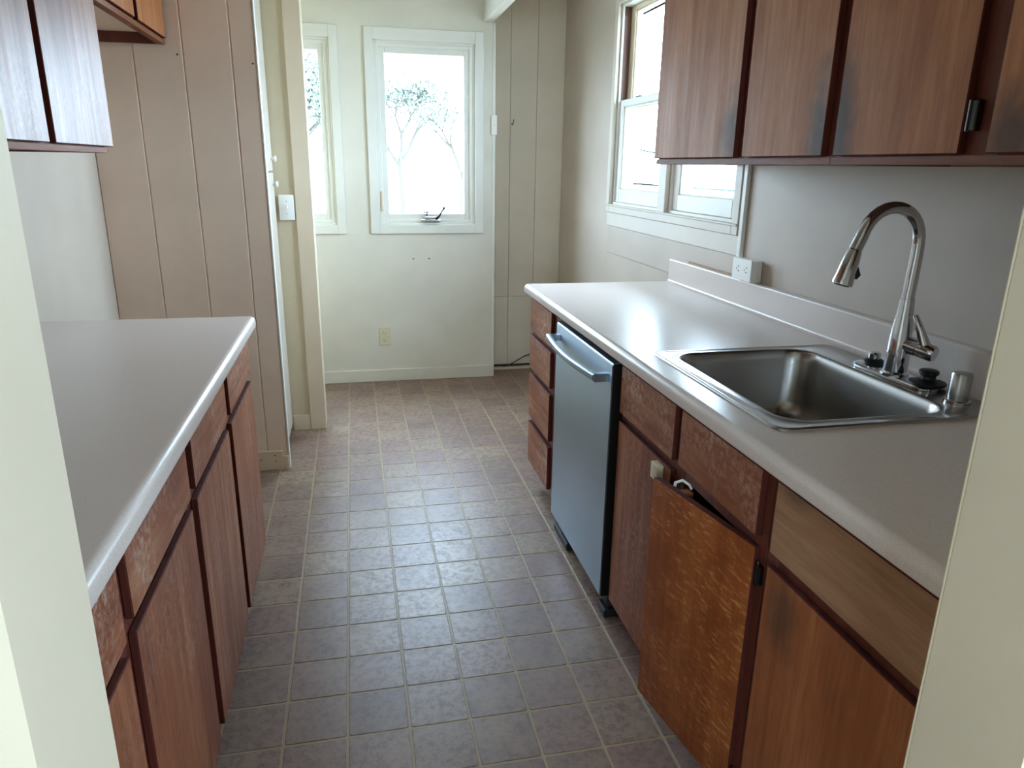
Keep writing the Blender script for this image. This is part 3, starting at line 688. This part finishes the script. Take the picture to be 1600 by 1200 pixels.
for z in (0.283, 0.333):
    b = bmesh.new(); loops(b, [rrect(0.155, 0.188, z-0.016, z+0.016, 0.012, 0.0, 4), rrect(0.156, 0.187, z-0.015, z+0.015, 0.011, 0.002, 4)], False, True)
    for v in b.verts: v.co = Vector((v.co.x, YF-0.006-v.co.z, v.co.y))
    r = mk('receptacle', b, 'plate_ivory', ol)
    mk('slot', B((0.1630, 0.1650, YF-0.0086, YF-0.0078, z-0.003, z+0.007), (0.1775, 0.1795, YF-0.0086, YF-0.0078, z-0.003, z+0.007), (0.1690, 0.1735, YF-0.0086, YF-0.0078, z-0.011, z-0.007)), 'dark_slot', r)
ob = thing('outlet_box', 'white surface mounted outlet box on the backsplash below window', 'outlet', (1.37, 2.35, 1.016))
mk('box', B((1.355, XR-0.0005, 2.285, 2.408, 1.0165, 1.092), bev=0.003), 'plate_white', ob)
mk('plate', B((1.348, 1.3548, 2.281, 2.412, 1.018, 1.096), bev=0.002), 'plate_white', ob)
for yy in (2.318, 2.372):
    mk('slot', B((1.3472, 1.3482, yy-0.008, yy-0.002, 1.064, 1.068), (1.3472, 1.3482, yy-0.008, yy-0.002, 1.048, 1.052), (1.3472, 1.3482, yy+0.006, yy+0.010, 1.055, 1.060)), 'dark_slot', ob)
jb = thing('junction_cover', 'small white cover block on the far wall edge by the recess', 'cover', (0.895, YF, 1.583))
mk('box', B((0.877, 0.914, YF-0.016, YF-0.0045, 1.583, 1.70), bev=0.002), 'plate_white', jb)
mk('screw', B((0.893, 0.898, YF-0.0172, YF-0.0160, 1.639, 1.644)), 'zinc', jb)
for nx, nz, lb in ((0.370, 0.815, 'left of two small nails in the white wall below casement'), (0.472, 0.815, 'right of two small nails in the white wall below casement')):
    b = bmesh.new(); tube(b, [(nx, YF, nz), (nx, YF-0.010, nz), (nx, YF-0.010, nz), (nx, YF-0.012, nz)], [0.002, 0.002, 0.005, 0.005], 8)
    tag(mk('wall_nail', b, 'nail'), lb, 'nail', 'nails in the far wall')
b = bmesh.new(); tube(b, [(1.045, YREC-0.016, 1.66), (1.047, YREC-0.030, 1.655), (1.052, YREC-0.034, 1.668), (1.056, YREC-0.033, 1.690)], [0.003, 0.003, 0.003, 0.002], 8)
tag(mk('wall_hook', b, 'nail'), 'small dark hook on the recess planks by the casement', 'hook')
b = bmesh.new(); tube(b, [(1.00, YREC-0.026, 0.0215), (1.03, YREC-0.026, 0.025), (1.08, YREC-0.022, 0.045), (1.16, YREC-0.021, 0.090), (1.26, YREC-0.021, 0.125), (1.36, YREC-0.022, 0.14)], 0.0035, 8)
tag(mk('cable', b, 'dark_slot'), 'thin dark cable climbing the recess wall near the floor', 'cable')
for nx, nz, lb in ((-0.648, 1.802, 'tiny dark nail in the panelling beside fridge cabinet'), (-0.365, 1.78, 'tiny dark nail near the end of the panelling')):
    b = bmesh.new(); tube(b, [(nx, YP+0.002, nz), (nx, YP-0.006, nz), (nx, YP-0.008, nz)], [0.002, 0.002, 0.004], 8)
    tag(mk('wall_nail', b, 'nail'), lb, 'nail')

# ------------------------------------------------------------------ outdoors seen through the windows
g = bmesh.new()
prof = [(-30, -1.0), (6.0, -1.0), (12.5, 0.45), (70, 1.2), (70, -2.0), (-30, -2.0)]
a_ = [g.verts.new((-45, y, z)) for y, z in prof]; b_2 = [g.verts.new((45, y, z)) for y, z in prof]
for k in range(6): g.faces.new((a_[k], a_[(k+1) % 6], b_2[(k+1) % 6], b_2[k]))
g.faces.new(a_); g.faces.new(b_2[::-1])
struct(mk('ground', g, 'ground', origin=(0, 0, 0), smooth=False), 'pale overexposed ground outside the casement windows', 'ground')
def tree(loc, h, spread, label, nleaf, seed):
    rnd = random.Random(seed)
    root = thing('tree', label, 'tree', loc, 'trees outside the casement windows')
    x, y, z = loc; tb = bmesh.new(); tips = []
    def grow(p, d, ln, r, lev):
        q = p+d*ln; mid = p+d*ln*0.5+Vector((rnd.uniform(-1, 1), rnd.uniform(-1, 1), 0))*ln*0.06
        tube(tb, [p, mid, q], [r, r*0.85, r*0.7], 7)
        if lev == 0: tips.append(q); return
        for _ in range(3 if lev > 1 else 2):
            nd = (d+Vector((rnd.uniform(-1, 1), rnd.uniform(-1, 1), rnd.uniform(-0.2, 0.5)))*spread).normalized()
            grow(q, nd, ln*rnd.uniform(0.6, 0.8), r*0.62, lev-1)
    grow(Vector(loc), Vector((rnd.uniform(-.1, .1), 0, 1)).normalized(), h*0.32, h*0.022, 4)
    mk('trunk', tb, 'bark', root)
    lb_ = bmesh.new()
    for i in range(nleaf):
        c = rnd.choice(tips)+Vector((rnd.gauss(0, 1), rnd.gauss(0, 1), rnd.gauss(0, 1)))*h*0.055
        a = Vector((rnd.gauss(0, 1), rnd.gauss(0, 1), rnd.gauss(0, 1))).normalized(); b2 = a.orthogonal().normalized(); s = h*rnd.uniform(0.006, 0.013)
        lb_.faces.new([lb_.verts.new(c+a*s*1.6), lb_.verts.new(c+b2*s*0.6), lb_.verts.new(c-a*s*1.6), lb_.verts.new(c-b2*s*0.6)])
    f = mk('foliage', lb_, 'leaf', root); f['kind'] = 'stuff'
tree((0.95, 14.2, 0.46), 2.9, 0.7, 'washed out sparse tree at left in the casement view', 7000, 3)
tree((1.95, 13.2, 0.44), 2.3, 0.75, 'washed out forked tree at right in the casement view', 3500, 9)
tree((-0.95, 12.0, 0.32), 2.9, 0.7, 'pale green tree showing in the half hidden casement', 9000, 5)
b = bmesh.new(); tube(b, [(-12, 16.5, 4.81), (0.8, 16.5, 2.73), (2.4, 16.5, 2.47), (8, 16.5, 1.56)], 0.016, 6)
tag(mk('power_line', b, 'wire'), 'thin power line crossing the sky outside the casement', 'wire')
